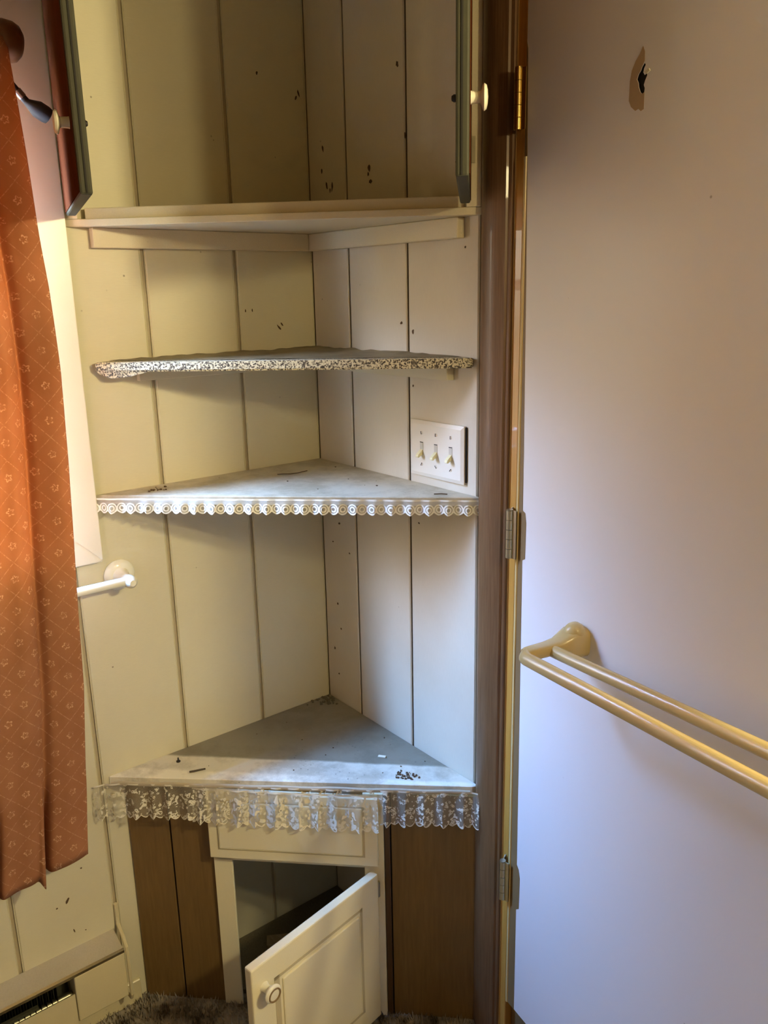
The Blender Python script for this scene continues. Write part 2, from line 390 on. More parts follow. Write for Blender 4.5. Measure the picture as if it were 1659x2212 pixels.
# stains and knots on the boards
def mark(wall, u, z, w_, h_, rot=0., par=None, mat=None):
    bm = NB(); n = 9; pts = []
    for i in range(n):
        a = 2*math.pi*i/n; rr = random.uniform(.6, 1.15); p = (w_*rr*math.cos(a)/2, h_*rr*math.sin(a)/2)
        p = (p[0]*math.cos(rot)-p[1]*math.sin(rot), p[0]*math.sin(rot)+p[1]*math.cos(rot)); pts.append(p)
    if wall == 'A': o_, ea, eb, ec = V3(0.0001, u, z), Y, Z, X
    elif wall == 'B': o_, ea, eb, ec = V3(u, -.0001, z), X, Z, -Y
    else: o_, ea, eb, ec = V3(u, rot, z), X, Y, Z
    extrude_profile(bm, pts, o_, ea, eb, ec, 0, .0005)
    obj('stain', bm, mat or m_stain, par or (wallA if wall == 'A' else wallB))
for y, z, a, b, r in ((-.113, 1.922, .005, .008, 0), (-.018, 1.897, .004, .016, .3), (-.024, 1.888, .004, .010, -.4), (-.091, 1.434, .004, .016, .7),
                      (-.084, 1.441, .003, .010, .6), (-.17, 1.471, .003, .006, 0), (-.154, 1.472, .003, .007, .2), (-.668, .308, .006, .016, -.5),
                      (-.633, .368, .005, .004, 0), (-.663, .231, .003, .012, .2), (-.69, .30, .004, .004, 0), (-.64, .22, .003, .003, 0)):
    mark('A', y, z, a, b, r)
for x, z, a, b, r in ((.294, 1.895, .008, .012, 0), (.206, 1.732, .011, .014, 0), (.210, 1.708, .010, .010, 0), (.203, 1.722, .005, .008, 0), (.054, 1.788, .006, .016, .2), (.048, 1.745, .005, .012, 0),
                      (.064, 1.715, .005, .018, .15), (.083, 1.711, .005, .020, -.15), (.075, 1.705, .004, .010, 0), (.3135, 1.774, .005, .012, 0), (.448, 1.713, .007, .007, 0), (.329, 1.328, .005, .005, 0),
                      (.296, 1.445, .007, .006, 0), (.47, 1.575, .004, .004, 0), (.067, .999, .008, .006, 0), (.103, .936, .006, .004, 0), (.032, .682, .006, .008, 0), (.342, 1.056, .006, .004, 0),
                      (.04, .95, .005, .004, 0), (.05, .80, .007, .006, 0), (.06, .74, .005, .005, 0), (.33, 1.43, .006, .010, 0), (.045, .62, .006, .005, 0)):
    mark('B', x, z, a, b, r)

# ------------------------------------------------------------------ window with casing
bm = NB(); fr = .035
for b_ in ((-.07, -.03, WY0, WY0+fr, WZ0, WZ1), (-.07, -.03, WY1-fr, WY1, WZ0, WZ1), (-.07, -.03, WY0+fr, WY1-fr, WZ0, WZ0+fr), (-.07, -.03, WY0+fr, WY1-fr, WZ1-fr, WZ1), (-.07, -.03, WY0+fr, WY1-fr, 1.50, 1.53)):
    box(bm, *b_, bev=.002)
win = struct('window_1', bm, m_casing, 'white framed window half hidden by the terracotta curtain', 'window')
for z0, z1 in ((WZ0+fr, 1.50), (1.53, WZ1-fr)):
    bm = NB(); box(bm, -.052, -.048, WY0+fr, WY1-fr, z0, z1); obj('pane', bm, m_glass, win)
# jamb lining and mitred casing boards
CW = .075
bm = NB()
for b_ in ((-.10, 0.0, WY1-.004, WY1, WZ0, WZ1), (-.10, 0, WY0, WY0+.004, WZ0, WZ1), (-.10, 0, WY0, WY1, WZ0-.004, WZ0), (-.10, 0, WY0, WY1, WZ1, WZ1+.004)): box(bm, *b_)
obj('jamb_lining', bm, m_casing, win)
yo, yi = -.523, -.598; zo, zi = 1.012, 1.086; ylo, yli = -1.377, -1.302; zto, zti = 2.005, 1.93
def casing(poly):
    bm = NB(); b = bmesh.new(); n = len(poly); lo = [b.verts.new((.0, p[0], p[1])) for p in poly]; hi = [b.verts.new((.018, p[0], p[1])) for p in poly]
    b.faces.new(lo); b.faces.new(hi[::-1])
    for i in range(n): b.faces.new((lo[i], hi[i], hi[(i+1) % n], lo[(i+1) % n]))
    bmesh.ops.bevel(b, geom=b.edges[:], offset=.0018, segments=2, affect='EDGES'); merge(bm, b); obj('casing_board', bm, m_casing, win)
casing([(yo, zo), (yo, zto), (yi, zti), (yi, zi)]); casing([(yo, zo), (yi, zi), (yli, zi), (ylo, zo)])
casing([(ylo, zo), (yli, zi), (yli, zti), (ylo, zto)]); casing([(yo, zto), (ylo, zto), (yli, zti), (yi, zti)])

# ------------------------------------------------------------------ curtain
edge_pts = [(.44, -.646), (.60, -.631), (.65, -.628), (.81, -.614), (.98, -.607), (1.08, -.603), (1.23, -.595), (1.385, -.591), (1.52, -.594), (1.61, -.600), (1.73, -.605), (1.86, -.612), (1.90, -.613)]
def edge_y(z):
    if z <= edge_pts[0][0]: return edge_pts[0][1]
    for (a, ya), (b, yb) in zip(edge_pts, edge_pts[1:]):
        if z <= b: return ya+(yb-ya)*(z-a)/(b-a)
    return edge_pts[-1][1]
def curtain_mesh():
    bm = NB(); NS, NZ = 260, 90; grid = []; uvl = []
    ZT = 1.885; W = .60
    for i in range(NS+1):
        s = i/NS*W; row = []
        for j in range(NZ+1):
            t = j/NZ                                     # 0 top 1 bottom
            zb = .466-.15*min(s, .25)-.002*math.sin(s*30)
            z = ZT-(ZT-zb)*t
            squeeze = .80+.20*t
            y = edge_y(z)-s*squeeze
            amp = .004+.015*(1-t)
            x_ = .098+amp*math.sin(s*46+.7+.5*math.sin(t*4))
            # broad front fold, then the flat darker return along the free edge
            ed = .060+.015*t
            x_ += .030*math.exp(-((s-ed-.030)/.020)**2)*(.25+.75*(1-t)) - .018*(1-.6*t)*math.exp(-((s-ed)/.008)**2)
            # pinched gathers at the hem
            for s0, wd in ((.072, .0045), (.162, .006)):
                g_ = max(0, (t-.86)/.14)
                x_ += -.050*g_*math.exp(-((s-s0-.004*g_)/wd)**2)+.016*g_*math.exp(-((s-s0-.012)/.005)**2)
                z -= .022*max(0, (t-.93)/.07)*math.exp(-((s-s0-.010)/.006)**2)
            x_ += .004*noise.noise((s*25, z*6, 1))
            row.append(bm.verts.new((x_, y, z))); uvl.append((s, z))
        grid.append(row)
    uvd = {}
    k_ = 0
    for i in range(NS+1):
        for j in range(NZ+1): uvd[grid[i][j]] = uvl[k_]; k_ += 1
    lay = bm.loops.layers.uv.new('UVMap')
    for i in range(NS):
        for j in range(NZ):
            f = bm.faces.new((grid[i][j], grid[i][j+1], grid[i+1][j+1], grid[i+1][j]))
            for l in f.loops: l[lay].uv = uvd[l.vert]
    return bm
cur = thing('curtain', 'terracotta curtain with pale flower lattice print beside the window', 'curtain', (.098, -.75, .44))
c = obj('cloth', curtain_mesh(), m_curt, cur, smooth=True, angle=180)
sol = c.modifiers.new('thick', 'SOLIDIFY'); sol.thickness = .0008
bm = NB(); tube(bm, [V3(.085, -.625-.012*i, 1.893) for i in range(70)], .009, 14)
rod = thing('curtain_rod', 'wooden curtain rod with a rounded brown end knob', 'curtain rod', (.085, -.62, 1.893))
obj('pole', bm, m_fin, rod, True)
bm = NB(); lathe(bm, V3(.085, -.640, 1.890), V3(0, 1, -.12), [(0, -.004), (.014, -.004), (.019, .004), (.026, .014), (.030, .026), (.030, .040), (.026, .050), (.018, .056), (0, .058)], 28)
obj('finial', bm, m_fin, rod, True)
bm = NB(); box(bm, 0.0, .085, -1.42, -1.405, 1.880, 1.900, bev=.002); box(bm, 0.0, .006, -1.44, -1.385, 1.85, 1.93, bev=.001); obj('bracket', bm, m_black, rod)
# dark holdback arm in front of the casing
hb = thing('curtain_holdback', 'dark metal holdback arm with a flared tip below the rod knob', 'holdback', (.075, -.62, 1.85))
bm = NB(); P0, P1, P2 = V3(.07, -.655, 1.893), V3(.07, -.612, 1.842), V3(.07, -.580, 1.805)
tube(bm, [P0, P0.lerp(P1, .5), P1, P1.lerp(P2, .6), P2], [.0055, .006, .0055, .005, .006], 12); obj('arm', bm, m_black, hb, True)
bm = NB(); q = V3(.07, -.549, 1.788); d = (q-P2).normalized()
tube(bm, [P2-d*.004, P2+d*.004, P2.lerp(q, .45), P2.lerp(q, .85), q], [.006, .010, .0165, .0165, .0150], 14, .8); obj('tip', bm, m_black, hb, True)
bm = NB(); tube(bm, [P1.lerp(P2, .55), P1.lerp(P2, .80)], .0066, 12); obj('ferrule', bm, metal('grey_ferrule', (.30, .26, .26, 1), .3), hb, True)
bm = NB(); box(bm, 0, .07, -.660, -.650, 1.888, 1.898, bev=.001); obj('bracket', bm, m_black, hb)

# ------------------------------------------------------------------ towel rail under the window
tr_ = thing('towel_rail', 'white towel rail on a round rose below the window casing corner', 'towel rail', (0, -.488, .976))
bm = NB(); lathe(bm, V3(0, -.490, .974), X, [(0, 0), (.030, 0), (.031, .004), (.027, .010), (.020, .013), (0, .013)], 36); obj('rose', bm, m_white, tr_, True)
bm = NB(); lathe(bm, V3(.010, -.490, .974), X, [(.018, 0), (.013, .010), (.011, .030), (.013, .044), (.012, .055), (.006, .062), (0, .063)], 28); obj('post', bm, m_white, tr_, True)
bm = NB(); tube(bm, [V3(.056, -.486-.03*i, .976) for i in range(24)], .0085, 20); obj('rail', bm, m_white, tr_, True)
bm = NB(); lathe(bm, V3(0, -1.176, .974), X, [(0, 0), (.030, 0), (.027, .010), (.013, .014), (.012, .050), (.006, .062), (0, .063)], 24); obj('rose', bm, m_white, tr_, True)

# ------------------------------------------------------------------ baseboard heater
ht = thing('baseboard_heater', 'cream enamel baseboard heater under the curtain', 'heater', (0, -.58, .055))
H0 = -.583; H1 = -1.75
bm = NB(); extrude_profile(bm, [(0, .191), (0, .186), (.052, .168), (.053, .174)], V3(0, 0, 0), X, Z, Y, H1, H0-.001); obj('top_cover', bm, m_heattop, ht)
bm = NB(); extrude_profile(bm, [(.050, .1765), (.0545, .1735), (.0545, .1675), (.050, .1675)], V3(0, 0, 0), X, Z, Y, H1, H0); obj('front_lip', bm, metal('bright_lip', (.82, .76, .55, 1), .2), ht)
bm = NB(); box(bm, .002, .053, -.689, H0, .056, .1665, bev=.0025, seg=2); obj('end_cap', bm, m_heat, ht)
bm = NB(); extrude_profile(bm, [(.046, .056), (.053, .056), (.053, .128), (.046, .124)], V3(0, 0, 0), X, Z, Y, H1, -.691); obj('front_panel', bm, m_heat, ht)
bm = NB(); box(bm, .0, .003, H1, -.69, .056, .186); obj('back_plate', bm, m_drkedge, ht)
bm = NB()
for i in range(95): box(bm, .006, .034, -.72-.0108*i, -.7196-.0108*i-.0007, .062, .152)
o = obj('heating_fins', bm, m_dark, ht); o['kind'] = 'stuff'  # near-black colour puts the shade of the vent slot on the fins
bm = NB(); tube(bm, [V3(.025, -.69, .105), V3(.025, H1, .105)], .009, 12); obj('heating_element', bm, m_steel, ht, True)
bm = NB(); box(bm, .036, .044, -.76, -1.70, .128, .133); obj('damper', bm, m_drkedge, ht)
# caulked edging strip that follows the wall and the heater end
pts = [V3(.0015, -.5735, .25), V3(.002, -.5735, .22), V3(.006, -.5745, .202), V3(.020, -.5755, .196), V3(.038, -.5765, .190), V3(.052, -.577, .176), V3(.0555, -.5775, .15), V3(.0555, -.5775, .10), V3(.0555, -.5775, .058), V3(.050, -.5775, .045), V3(.02, -.5775, .042)]
bm = NB(); tube(bm, pts, .0042, 8)
struct('trim_3', bm, m_heat, 'thin cream edging bead running down beside the heater end', 'trim')
bm = NB(); box(bm, 0.0005, .009, H1, -.541, ZF, .040, bev=.002); struct('baseboard_left', bm, m_heat, 'low cream baseboard under the heater', 'baseboard')

# ------------------------------------------------------------------ corner shelves
DU = V3(.538, .536, 0).normalized(); DN = V3(.536, -.538, 0).normalized(); D0 = V3(0, -.536, 0)
def DP(u, z, off=0.): 
    p = D0+DU*u+DN*off; return V3(p.x, p.y, z)
g_ = .0006
# shelf below the upper cupboard carries lace 3 and 4
s3 = thing('corner_shelf', 'cream triangular corner shelf edged with narrow ring lace', 'shelf', (.17, -.17, 1.122), 'triangular corner shelves')
bm = NB(); prism(bm, [(g_, -g_), (g_, -.522), (.5145, -g_)], 1.122, 1.140, .0015); obj('board', bm, m_sh3, s3)
bm = NB(); box(bm, g_, .016, -.470, -.03, 1.098, 1.1215, bev=.001); obj('batten', bm, m_trim, s3)
bm = NB(); box(bm, .03, .475, -.016, -g_, 1.098, 1.1215, bev=.001); obj('batten', bm, m_trim, s3)
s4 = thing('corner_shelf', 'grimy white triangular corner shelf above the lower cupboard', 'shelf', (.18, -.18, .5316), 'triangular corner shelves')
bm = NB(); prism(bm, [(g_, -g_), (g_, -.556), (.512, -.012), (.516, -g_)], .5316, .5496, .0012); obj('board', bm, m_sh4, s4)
s2 = thing('corner_shelf', 'triangular corner shelf wrapped in peeling speckled stone print', 'shelf', (.17, -.17, 1.371), 'triangular corner shelves')
bm = NB(); prism(bm, [(g_, -g_), (g_, -.470), (.016, -.500), (.030, -.4935), (.480, -.030), (.4995, -.012), (.4975, -.004), (.475, -g_)], 1.3715, 1.3885, .003, 2); obj('board', bm, m_stone, s2)
bm = NB(); N_ = 44; gr = {}
for i in range(N_+1):
    for j in range(N_+1-i):
        a, b = i/N_, j/N_; x_, y_ = .006+a*.462, -.006-b*.462
        edgew = max(0, 1-min(x_, -y_)/.018); front = 1-(a+b)
        h = 1.3888+.0022*abs(noise.noise((x_*18, y_*18, 2)))+.006*edgew*max(0, .6+noise.noise((x_*30, y_*30, 5)))*min(1, front*8)
        gr[i, j] = bm.verts.new((x_, y_, h))
for i in range(N_):
    for j in range(N_-i):
        bm.faces.new((gr[i, j], gr[i, j+1], gr[i+1, j]))
        if i+j < N_-1: bm.faces.new((gr[i+1, j], gr[i, j+1], gr[i+1, j+1]))
obj('liner', bm, m_liner, s2, True, 60)
bm = NB()   # loose flap of the wrapping under the left tip
top = [V3(.012, -.496, 1.373), V3(.034, -.480, 1.3715), V3(.060, -.455, 1.3715), V3(.085, -.430, 1.3715)]
bot = [V3(.014, -.492, 1.367), V3(.036, -.478, 1.359), V3(.058, -.455, 1.362), V3(.083, -.431, 1.3695)]
vt = [bm.verts.new(p) for p in top]; vb = [bm.verts.new(p) for p in bot]; vt2 = [bm.verts.new(p+V3(-.002, .002, 0)) for p in top]; vb2 = [bm.verts.new(p+V3(-.002, .002, 0)) for p in bot]
for i in range(3):
    bm.faces.new((vt[i], vb[i], vb[i+1], vt[i+1])); bm.faces.new((vt2[i], vt2[i+1], vb2[i+1], vb2[i])); bm.faces.new((vb[i], vb2[i], vb2[i+1], vb[i+1]))
obj('loose_flap', bm, m_stone, s2)
bm = NB(); box(bm, g_, .016, -.415, -.03, 1.348, 1.371, bev=.001); obj('batten', bm, m_trim, s2)
bm = NB(); box(bm, .03, .443, -.018, -g_, 1.346, 1.371, bev=.001); obj('batten', bm, m_trim, s2)
bm = NB(); box(bm, g_, .016, -.30, -.03, .508, .5312, bev=.001); obj('batten', bm, m_trim, s4)
bm = NB(); box(bm, .03, .30, -.016, -g_, .508, .5312, bev=.001); obj('batten', bm, m_trim, s4)

# ------------------------------------------------------------------ upper corner cupboard
uc = thing('corner_cupboard', 'upper corner cupboard with both dark doors swung open', 'cupboard', (.17, -.17, 1.624))
def UP(u, z, off=0.):   # front plane of the cupboard, u from the left wall
    p = V3(0, -.520, 0)+V3(1, 1, 0).normalized()*u+V3(1, -1, 0).normalized()*off; return V3(p.x, p.y, z)
UU = V3(1, 1, 0).normalized(); UN = V3(1, -1, 0).normalized(); UL = .7354
bm = NB(); prism(bm, [(g_, -g_), (g_, -.520), (.518, -.001)], 1.6241, 1.6365, .001); obj('bottom_board', bm, m_sh1, uc)
bm = NB(); prism(bm, [(g_, -g_), (g_, -.520), (.518, -.001)], 2.262, 2.28, .001); obj('top_board', bm, m_sh1, uc)
def along(bm, u0, u1, o0, o1, z0, z1, bev=.001):
    c_ = UP((u0+u1)/2, (z0+z1)/2, (o0+o1)/2); hexa(bm, c_, UU, UN, Z, (u1-u0)/2, abs(o1-o0)/2, (z1-z0)/2, bev)
bm = NB(); along(bm, .034, UL-.036, -.022, -.012, 1.6368, 1.6555); obj('stop_strip', bm, m_sh1, uc)
bm = NB(); along(bm, .002, .026, -.014, .002, 1.6368, 2.262); obj('stile', bm, m_sh1, uc)
bm = NB(); along(bm, UL-.034, UL-.009, -.014, .002, 1.6368, 2.262); obj('stile', bm, m_sh1, uc)
bm = NB(); along(bm, .030, UL-.034, -.012, .002, 2.24, 2.262); obj('top_rail', bm, m_sh1, uc)
bm = NB(); box(bm, g_, .018, -.478, -.019, 1.5895, 1.6238, bev=.001); obj('batten', bm, m_sh1, uc)
bm = NB(); box(bm, .0, .469, -.018, -g_, 1.5895, 1.6238, bev=.0015); obj('batten', bm, m_sh1, uc)
def cupboard_door(hinge, free, nside, mat_edge):
    """slab from hinge to free (outer face line), thickness to the -nside side"""
    d = (free-hinge); Ld = d.length; d.normalize(); n = V3(d.y, -d.x, 0)*nside; T = .017; z0, z1 = 1.6405, 2.252
    dr = bmesh.new(); hexa(dr, hinge+d*Ld/2-n*T/2+Z*((z0+z1)/2), d, n, Z, Ld/2, T/2, (z1-z0)/2, .003, 2)
    D_ = obj('door', dr, mat_edge, uc)
    b = NB(); hexa(b, hinge+d*Ld/2+n*.0006+Z*((z0+z1)/2), d, n, Z, Ld/2-.004, .0005, (z1-z0)/2-.004); obj('outer_face', b, m_drk, D_)
    # near-black strip painting the shade of a routed line down the free edge
    b = NB(); hexa(b, hinge+d*(Ld+.0004)-n*T*.55+Z*((z0+z1)/2), d, n, Z, .0007, .0012, (z1-z0)/2-.002); obj('edge_groove_shade', b, m_dark, D_)
    kz = 1.738; kp = hinge+d*(Ld-.040)+Z*kz
    b = NB(); lathe(b, kp, n, [(0, 0), (.0085, 0), (.0075, .003), (.007, .0125), (.009, .0145), (.0145, .016), (.016, .018), (.014, .021), (.008, .0225), (0, .023)], 28); obj('knob', b, m_knob, D_, True)
    b = NB(); lathe(b, kp-n*T, -n, [(0, 0), (.0045, 0), (.0048, .003), (.003, .006), (0, .0065)], 16); obj('screw', b, m_black, D_, True)
    return D_, d, n
dL, ddl, nl = cupboard_door(V3(.026, -.524, 0), V3(.343, -.610, 0), 1, m_drkedge)
dR, ddr, nr = cupboard_door(V3(.5125, -.0305, 0), V3(.752, -.268, 0), -1, m_drkedge)
def small_hinge(p, zc, wdir, par, mt=m_brass):
    b = NB(); lathe(b, p+Z*(zc-.023), Z, [(0, 0), (.0028, 0), (.0028, .046), (0, .046)], 12); o = obj('hinge', b, mt, par, True)
    b = NB(); hexa(b, p+wdir*.008+Z*zc, wdir, wdir.cross(Z), Z, .0065, .0006, .020); obj('hinge_plate', b, m_steel, par)
small_hinge(UP(UL-.034, 0, .0045), 1.724, UU, uc); small_hinge(UP(.024, 0, .0045), 1.722, -UU, uc, m_black)
small_hinge(UP(UL-.034, 0, .0045), 2.16, UU, uc); small_hinge(UP(.024, 0, .0045), 2.16, -UU, uc, m_black)

# ------------------------------------------------------------------ base cupboard across the corner
bc = thing('corner_base_cupboard', 'low corner cupboard with cream front between brown plywood panels', 'cupboard', (.18, -.18, ZF))
ZT4 = .5312
def dbox(u0, u1, o0, o1, z0, z1, bev=.0008, seg=1):
    b = NB(); hexa(b, DP((u0+u1)/2, (z0+z1)/2, (o0+o1)/2), DU, DN, Z, (u1-u0)/2, (o1-o0)/2, (z1-z0)/2, bev, seg); return b
DW = .7594
obj('plywood_board', dbox(.010, .0975, -.012, -.003, ZF, ZT4), m_brown, bc); obj('plywood_board', dbox(.1015, .198, -.012, -.003, ZF, ZT4), m_brown, bc)
b = dbox(.0005+.012, .215, -.018, -.0125, ZF, ZT4); obj('backing_board', b, m_dark, bc)
obj('edge_strip', dbox(.5535, .5655, -.012, .000, ZF, ZT4, .002), wood('dark_strip', (.07, .035, .012, 1), (.10, .05, .02, 1)), bc)
obj('plywood_board', dbox(.568, .741, -.012, -.003, ZF, ZT4), m_brown, bc)
b = dbox(.552, .736, -.018, -.0125, ZF, ZT4); obj('backing_board', b, m_dark, bc)
# face frame
obj('stile', dbox(.192, .2315, -.003, .004, ZF, .372), m_cab, bc); obj('stile', dbox(.512, .553, -.012, .004, ZF, ZT4), m_cab, bc)
obj('rail', dbox(.198, .512, -.012, .004, .357, .382), m_cab, bc)
# false drawer front with a raised field
FU0, FU1 = .1905, .5425
ff = obj('drawer_front', dbox(FU0, FU1, .0045, .019, .372, ZT4-.002, .002, 2), m_cab, bc)
b = NB()
u0, u1, z0, z1 = FU0+.022, FU1-.030, .397, ZT4-.025
obj('raised_field', dbox(u0, u1, .0185, .0215, z0, z1, .0025, 2), m_cab, ff)
b = dbox(FU0+.018, FU1-.026, .0187, .0192, .393, ZT4-.021, 0); obj('field_shadow_groove', b, m_gold if False else painted('dull_groove_shade', (.50, .42, .25, 1), specks=False), ff)  # duller flat border carries the shade of the groove round the field
# open door
dh = DP(.5425, 0, .0205); df = V3(.4535, -.4955, 0); dd_ = (df-V3(dh.x, dh.y, 0)); DL = dd_.length; dd_.normalize(); dnn = V3(-dd_.y, dd_.x, 0)
if dnn.x < 0: dnn = -dnn                                # outer face looks to the right
dz0, dz1 = .004, .357
def leafbox(s0, s1, o0, o1, z0, z1, bev=.001, seg=1):
    b = NB(); hexa(b, dh*1.0-Z*dh.z+dd_*((s0+s1)/2)+dnn*((o0+o1)/2)+Z*((z0+z1)/2), dd_, dnn, Z, (s1-s0)/2, (o1-o0)/2, (z1-z0)/2, bev, seg); return b
cd = obj('door', leafbox(0, DL, -.019, 0, dz0, dz1, .003, 2), m_cab, bc)
m_grv = painted('routed_groove_shade', (.54, .46, .28, 1), specks=False)  # duller cream on flat strips paints the shade of the panel groove
b = NB()
for (s0, s1, z0, z1) in ((.050, .056, .050, .307), (DL-.062, DL-.050, .050, .307), (.050, DL-.050, .301, .307), (.050, DL-.050, .050, .056)):
    merge(b, (lambda q: q)(leafbox(s0, s1, -.0004, .0006, z0, z1, 0)))
obj('routed_groove_shade', b, m_grv, cd)
obj('raised_panel', leafbox(.060, DL-.068, -.001, .003, .062, .295, .0028, 2), m_cab, cd)
kp = V3(dh.x, dh.y, 0)+dd_*(DL-.027)+Z*.306-dnn*0
b = NB(); lathe(b, kp, dnn, [(0, 0), (.010, 0), (.008, .005), (.0075, .014), (.013, .019), (.0165, .021), (.0175, .024), (.016, .027), (.0135, .0285), (0, .0275)], 32); kn = obj('knob', b, m_knob, cd, True)
b = NB(); lathe(b, kp+dnn*.0272, dnn, [(.0105, 0.001), (.0112, .0030), (.0132, 0.0030), (.0138, 0)], 32); obj('knob_ring', b, m_bare, cd, True)
b = NB(); lathe(b, V3(dh.x, dh.y, .30)-dnn*.004-dd_*.003, Z, [(0, 0), (.004, 0), (.004, .035), (0, .035)], 12); obj('hinge', b, m_steel, cd, True)
# cupboard inside
b = NB(); prism(b, [(.002, -.002), (.002, -.50), (.50, -.002)], ZF+.001, ZF+.012); obj('inside_floor', b, wood('dark_inside_board', (.12, .10, .06, 1), (.18, .15, .10, 1)), bc)
for i, (p, q, zz) in enumerate((((.10, -.30, .0), (.20, -.16, .0), .0028), ((.14, -.33, .0), (.26, -.20, .0), .0140), ((.06, -.25, 0), (.14, -.12, 0), .0028))):  # pale strips added where pale streaks show inside
    p = V3(*p)+Z*zz; q = V3(*q)+Z*zz; d = (q-p); l = d.length; d.normalize(); n = V3(-d.y, d.x, 0)
    b = NB(); hexa(b, (p+q)/2+Z*.0, d, n, Z, l/2, .016, .0055, .001)
    tag(obj('pale_strip', b, m_pale_strip), ['added pale strip lowest in the dark base cupboard', 'added pale strip nearest the stile inside the base cupboard', 'short added pale strip farthest back in the base cupboard'][i], 'wood scrap', 'added pale strips inside the base cupboard')

# ------------------------------------------------------------------ lace
def lace(name, path, zt, H, mat, amp, freq, parent, seedv, lean=.0, nz=10, ds=.0016, hfun=None, ufun=None):
    bm = NB(); lay = bm.loops.layers.uv.new('UVMap'); L = [0]
    for a, b in zip(path, path[1:]): L.append(L[-1]+(b-a).length)
    n = int(L[-1]/ds); cols = []; arc = 0; prev = None
    for i in range(n+1):
        s = L[-1]*i/n; k_ = 0
        while k_ < len(path)-2 and s > L[k_+1]: k_ += 1
        t = (s-L[k_])/(L[k_+1]-L[k_]); p = path[k_].lerp(path[k_+1], t); d = (path[k_+1]-path[k_]).normalized(); nn_ = V3(d.y, -d.x, 0)
        ph = freq*s*2*math.pi+1.9*noise.noise((s*14+seedv, 0, 0))
        hh = H*(hfun(s) if hfun else 1); col = []
        a_ = amp*(.6+.6*abs(noise.noise((s*9, seedv, 3))))
        mid = None
        for j in range(nz+1):
            v = j/nz; wv_ = a_*math.sin(ph)*min(1, v*1.6+.15); sh = .45*a_*math.sin(2*ph)*v
            q = p+nn_*(wv_+a_+lean*v+.0012)+d*sh; q = V3(q.x, q.y, zt-hh*v); col.append(bm.verts.new(q))
            if j == nz//2: mid = q.copy()
        if prev is not None: arc += (mid-prev).length
        prev = mid; cols.append((col, arc))
    for i in range(n):
        for j in range(nz):
            (c0, u0), (c1, u1) = cols[i], cols[i+1]
            f = bm.faces.new((c0[j], c0[j+1], c1[j+1], c1[j])); vals = ((u0, j), (u0, j+1), (u1, j+1), (u1, j))
            for l, (uu, jj) in zip(f.loops, vals): l[lay].uv = (uu+seedv, H*jj/nz)
    return obj(name, bm, mat, parent, True, 180)
l4 = thing('lace_trim', 'wide gathered floral lace frill hanging below the lowest shelf edge', 'lace trim', (.27, -.27, .54))
P4 = [V3(.004, -.590, 0), V3(.010, -.567, 0), V3(.026, -.544, 0), V3(.26, -.295, 0), V3(.514, -.022, 0), V3(.530, -.010, 0)]
lace('frill', P4, .546, .082, m_lace4, .0085, 27, l4, 0.0, .008)
Pm = [DP(.165, 0, .015), DP(.36, 0, .018), DP(.545, 0, .016)]
lace('doubled_frill', Pm, .538, .080, m_lace4b, .0095, 24, l4, 1.3, .010)
bm = NB(); tube(bm, [p+V3(.003, -.003, 0)+Z*(.5440+.0008*math.sin(i)) for i, p in enumerate([P4[1].lerp(P4[2], .5)]+[P4[2].lerp(P4[3], t/20) for t in range(20)]+[P4[3].lerp(P4[4], t/20) for t in range(21)])], .0036, 8, 1.3)
obj('header_band', bm, plain('lace_header', (.46, .39, .28, 1), .8), l4, True)
l3 = thing('lace_trim', 'narrow ring pattern lace edging on the middle shelf', 'lace trim', (.26, -.26, 1.13))
P3 = [V3(.003, -.528, 0), V3(.26, -.2665, 0), V3(.516, -.006, 0)]
lace('edging', P3, 1.137, .031, m_lace3, .0050, 30, l3, .4, .003, 8)

# ------------------------------------------------------------------ triple light switch
sw = thing('light_switch', 'triple toggle light switch with ivory plate above the lace edged shelf', 'light switch', (.401, 0, 1.212))
x0, x1, z0, z1 = .3265, .4755, 1.157, 1.265
bm = NB(); b = bmesh.new()
fr_ = [(x0, -.0005, z0), (x1, -.0005, z0), (x1, -.0005, z1), (x0, -.0005, z1)]; mid = [(x0, -.006, z0), (x1, -.006, z0), (x1, -.006, z1), (x0, -.006, z1)]; i_ = .007
inn = [(x0+i_, -.0085, z0+i_), (x1-i_, -.0085, z0+i_), (x1-i_, -.0085, z1-i_), (x0+i_, -.0085, z1-i_)]
vs3 = [[b.verts.new(p) for p in r] for r in (fr_, mid, inn)]
for a_, c_ in ((0, 1), (1, 2)):
    for i in range(4): b.faces.new((vs3[a_][i], vs3[a_][(i+1) % 4], vs3[c_][(i+1) % 4], vs3[c_][i]))
b.faces.new(vs3[2]); b.faces.new(vs3[0][::-1]); merge(bm, b)
pl = obj('plate', bm, m_plate, sw)
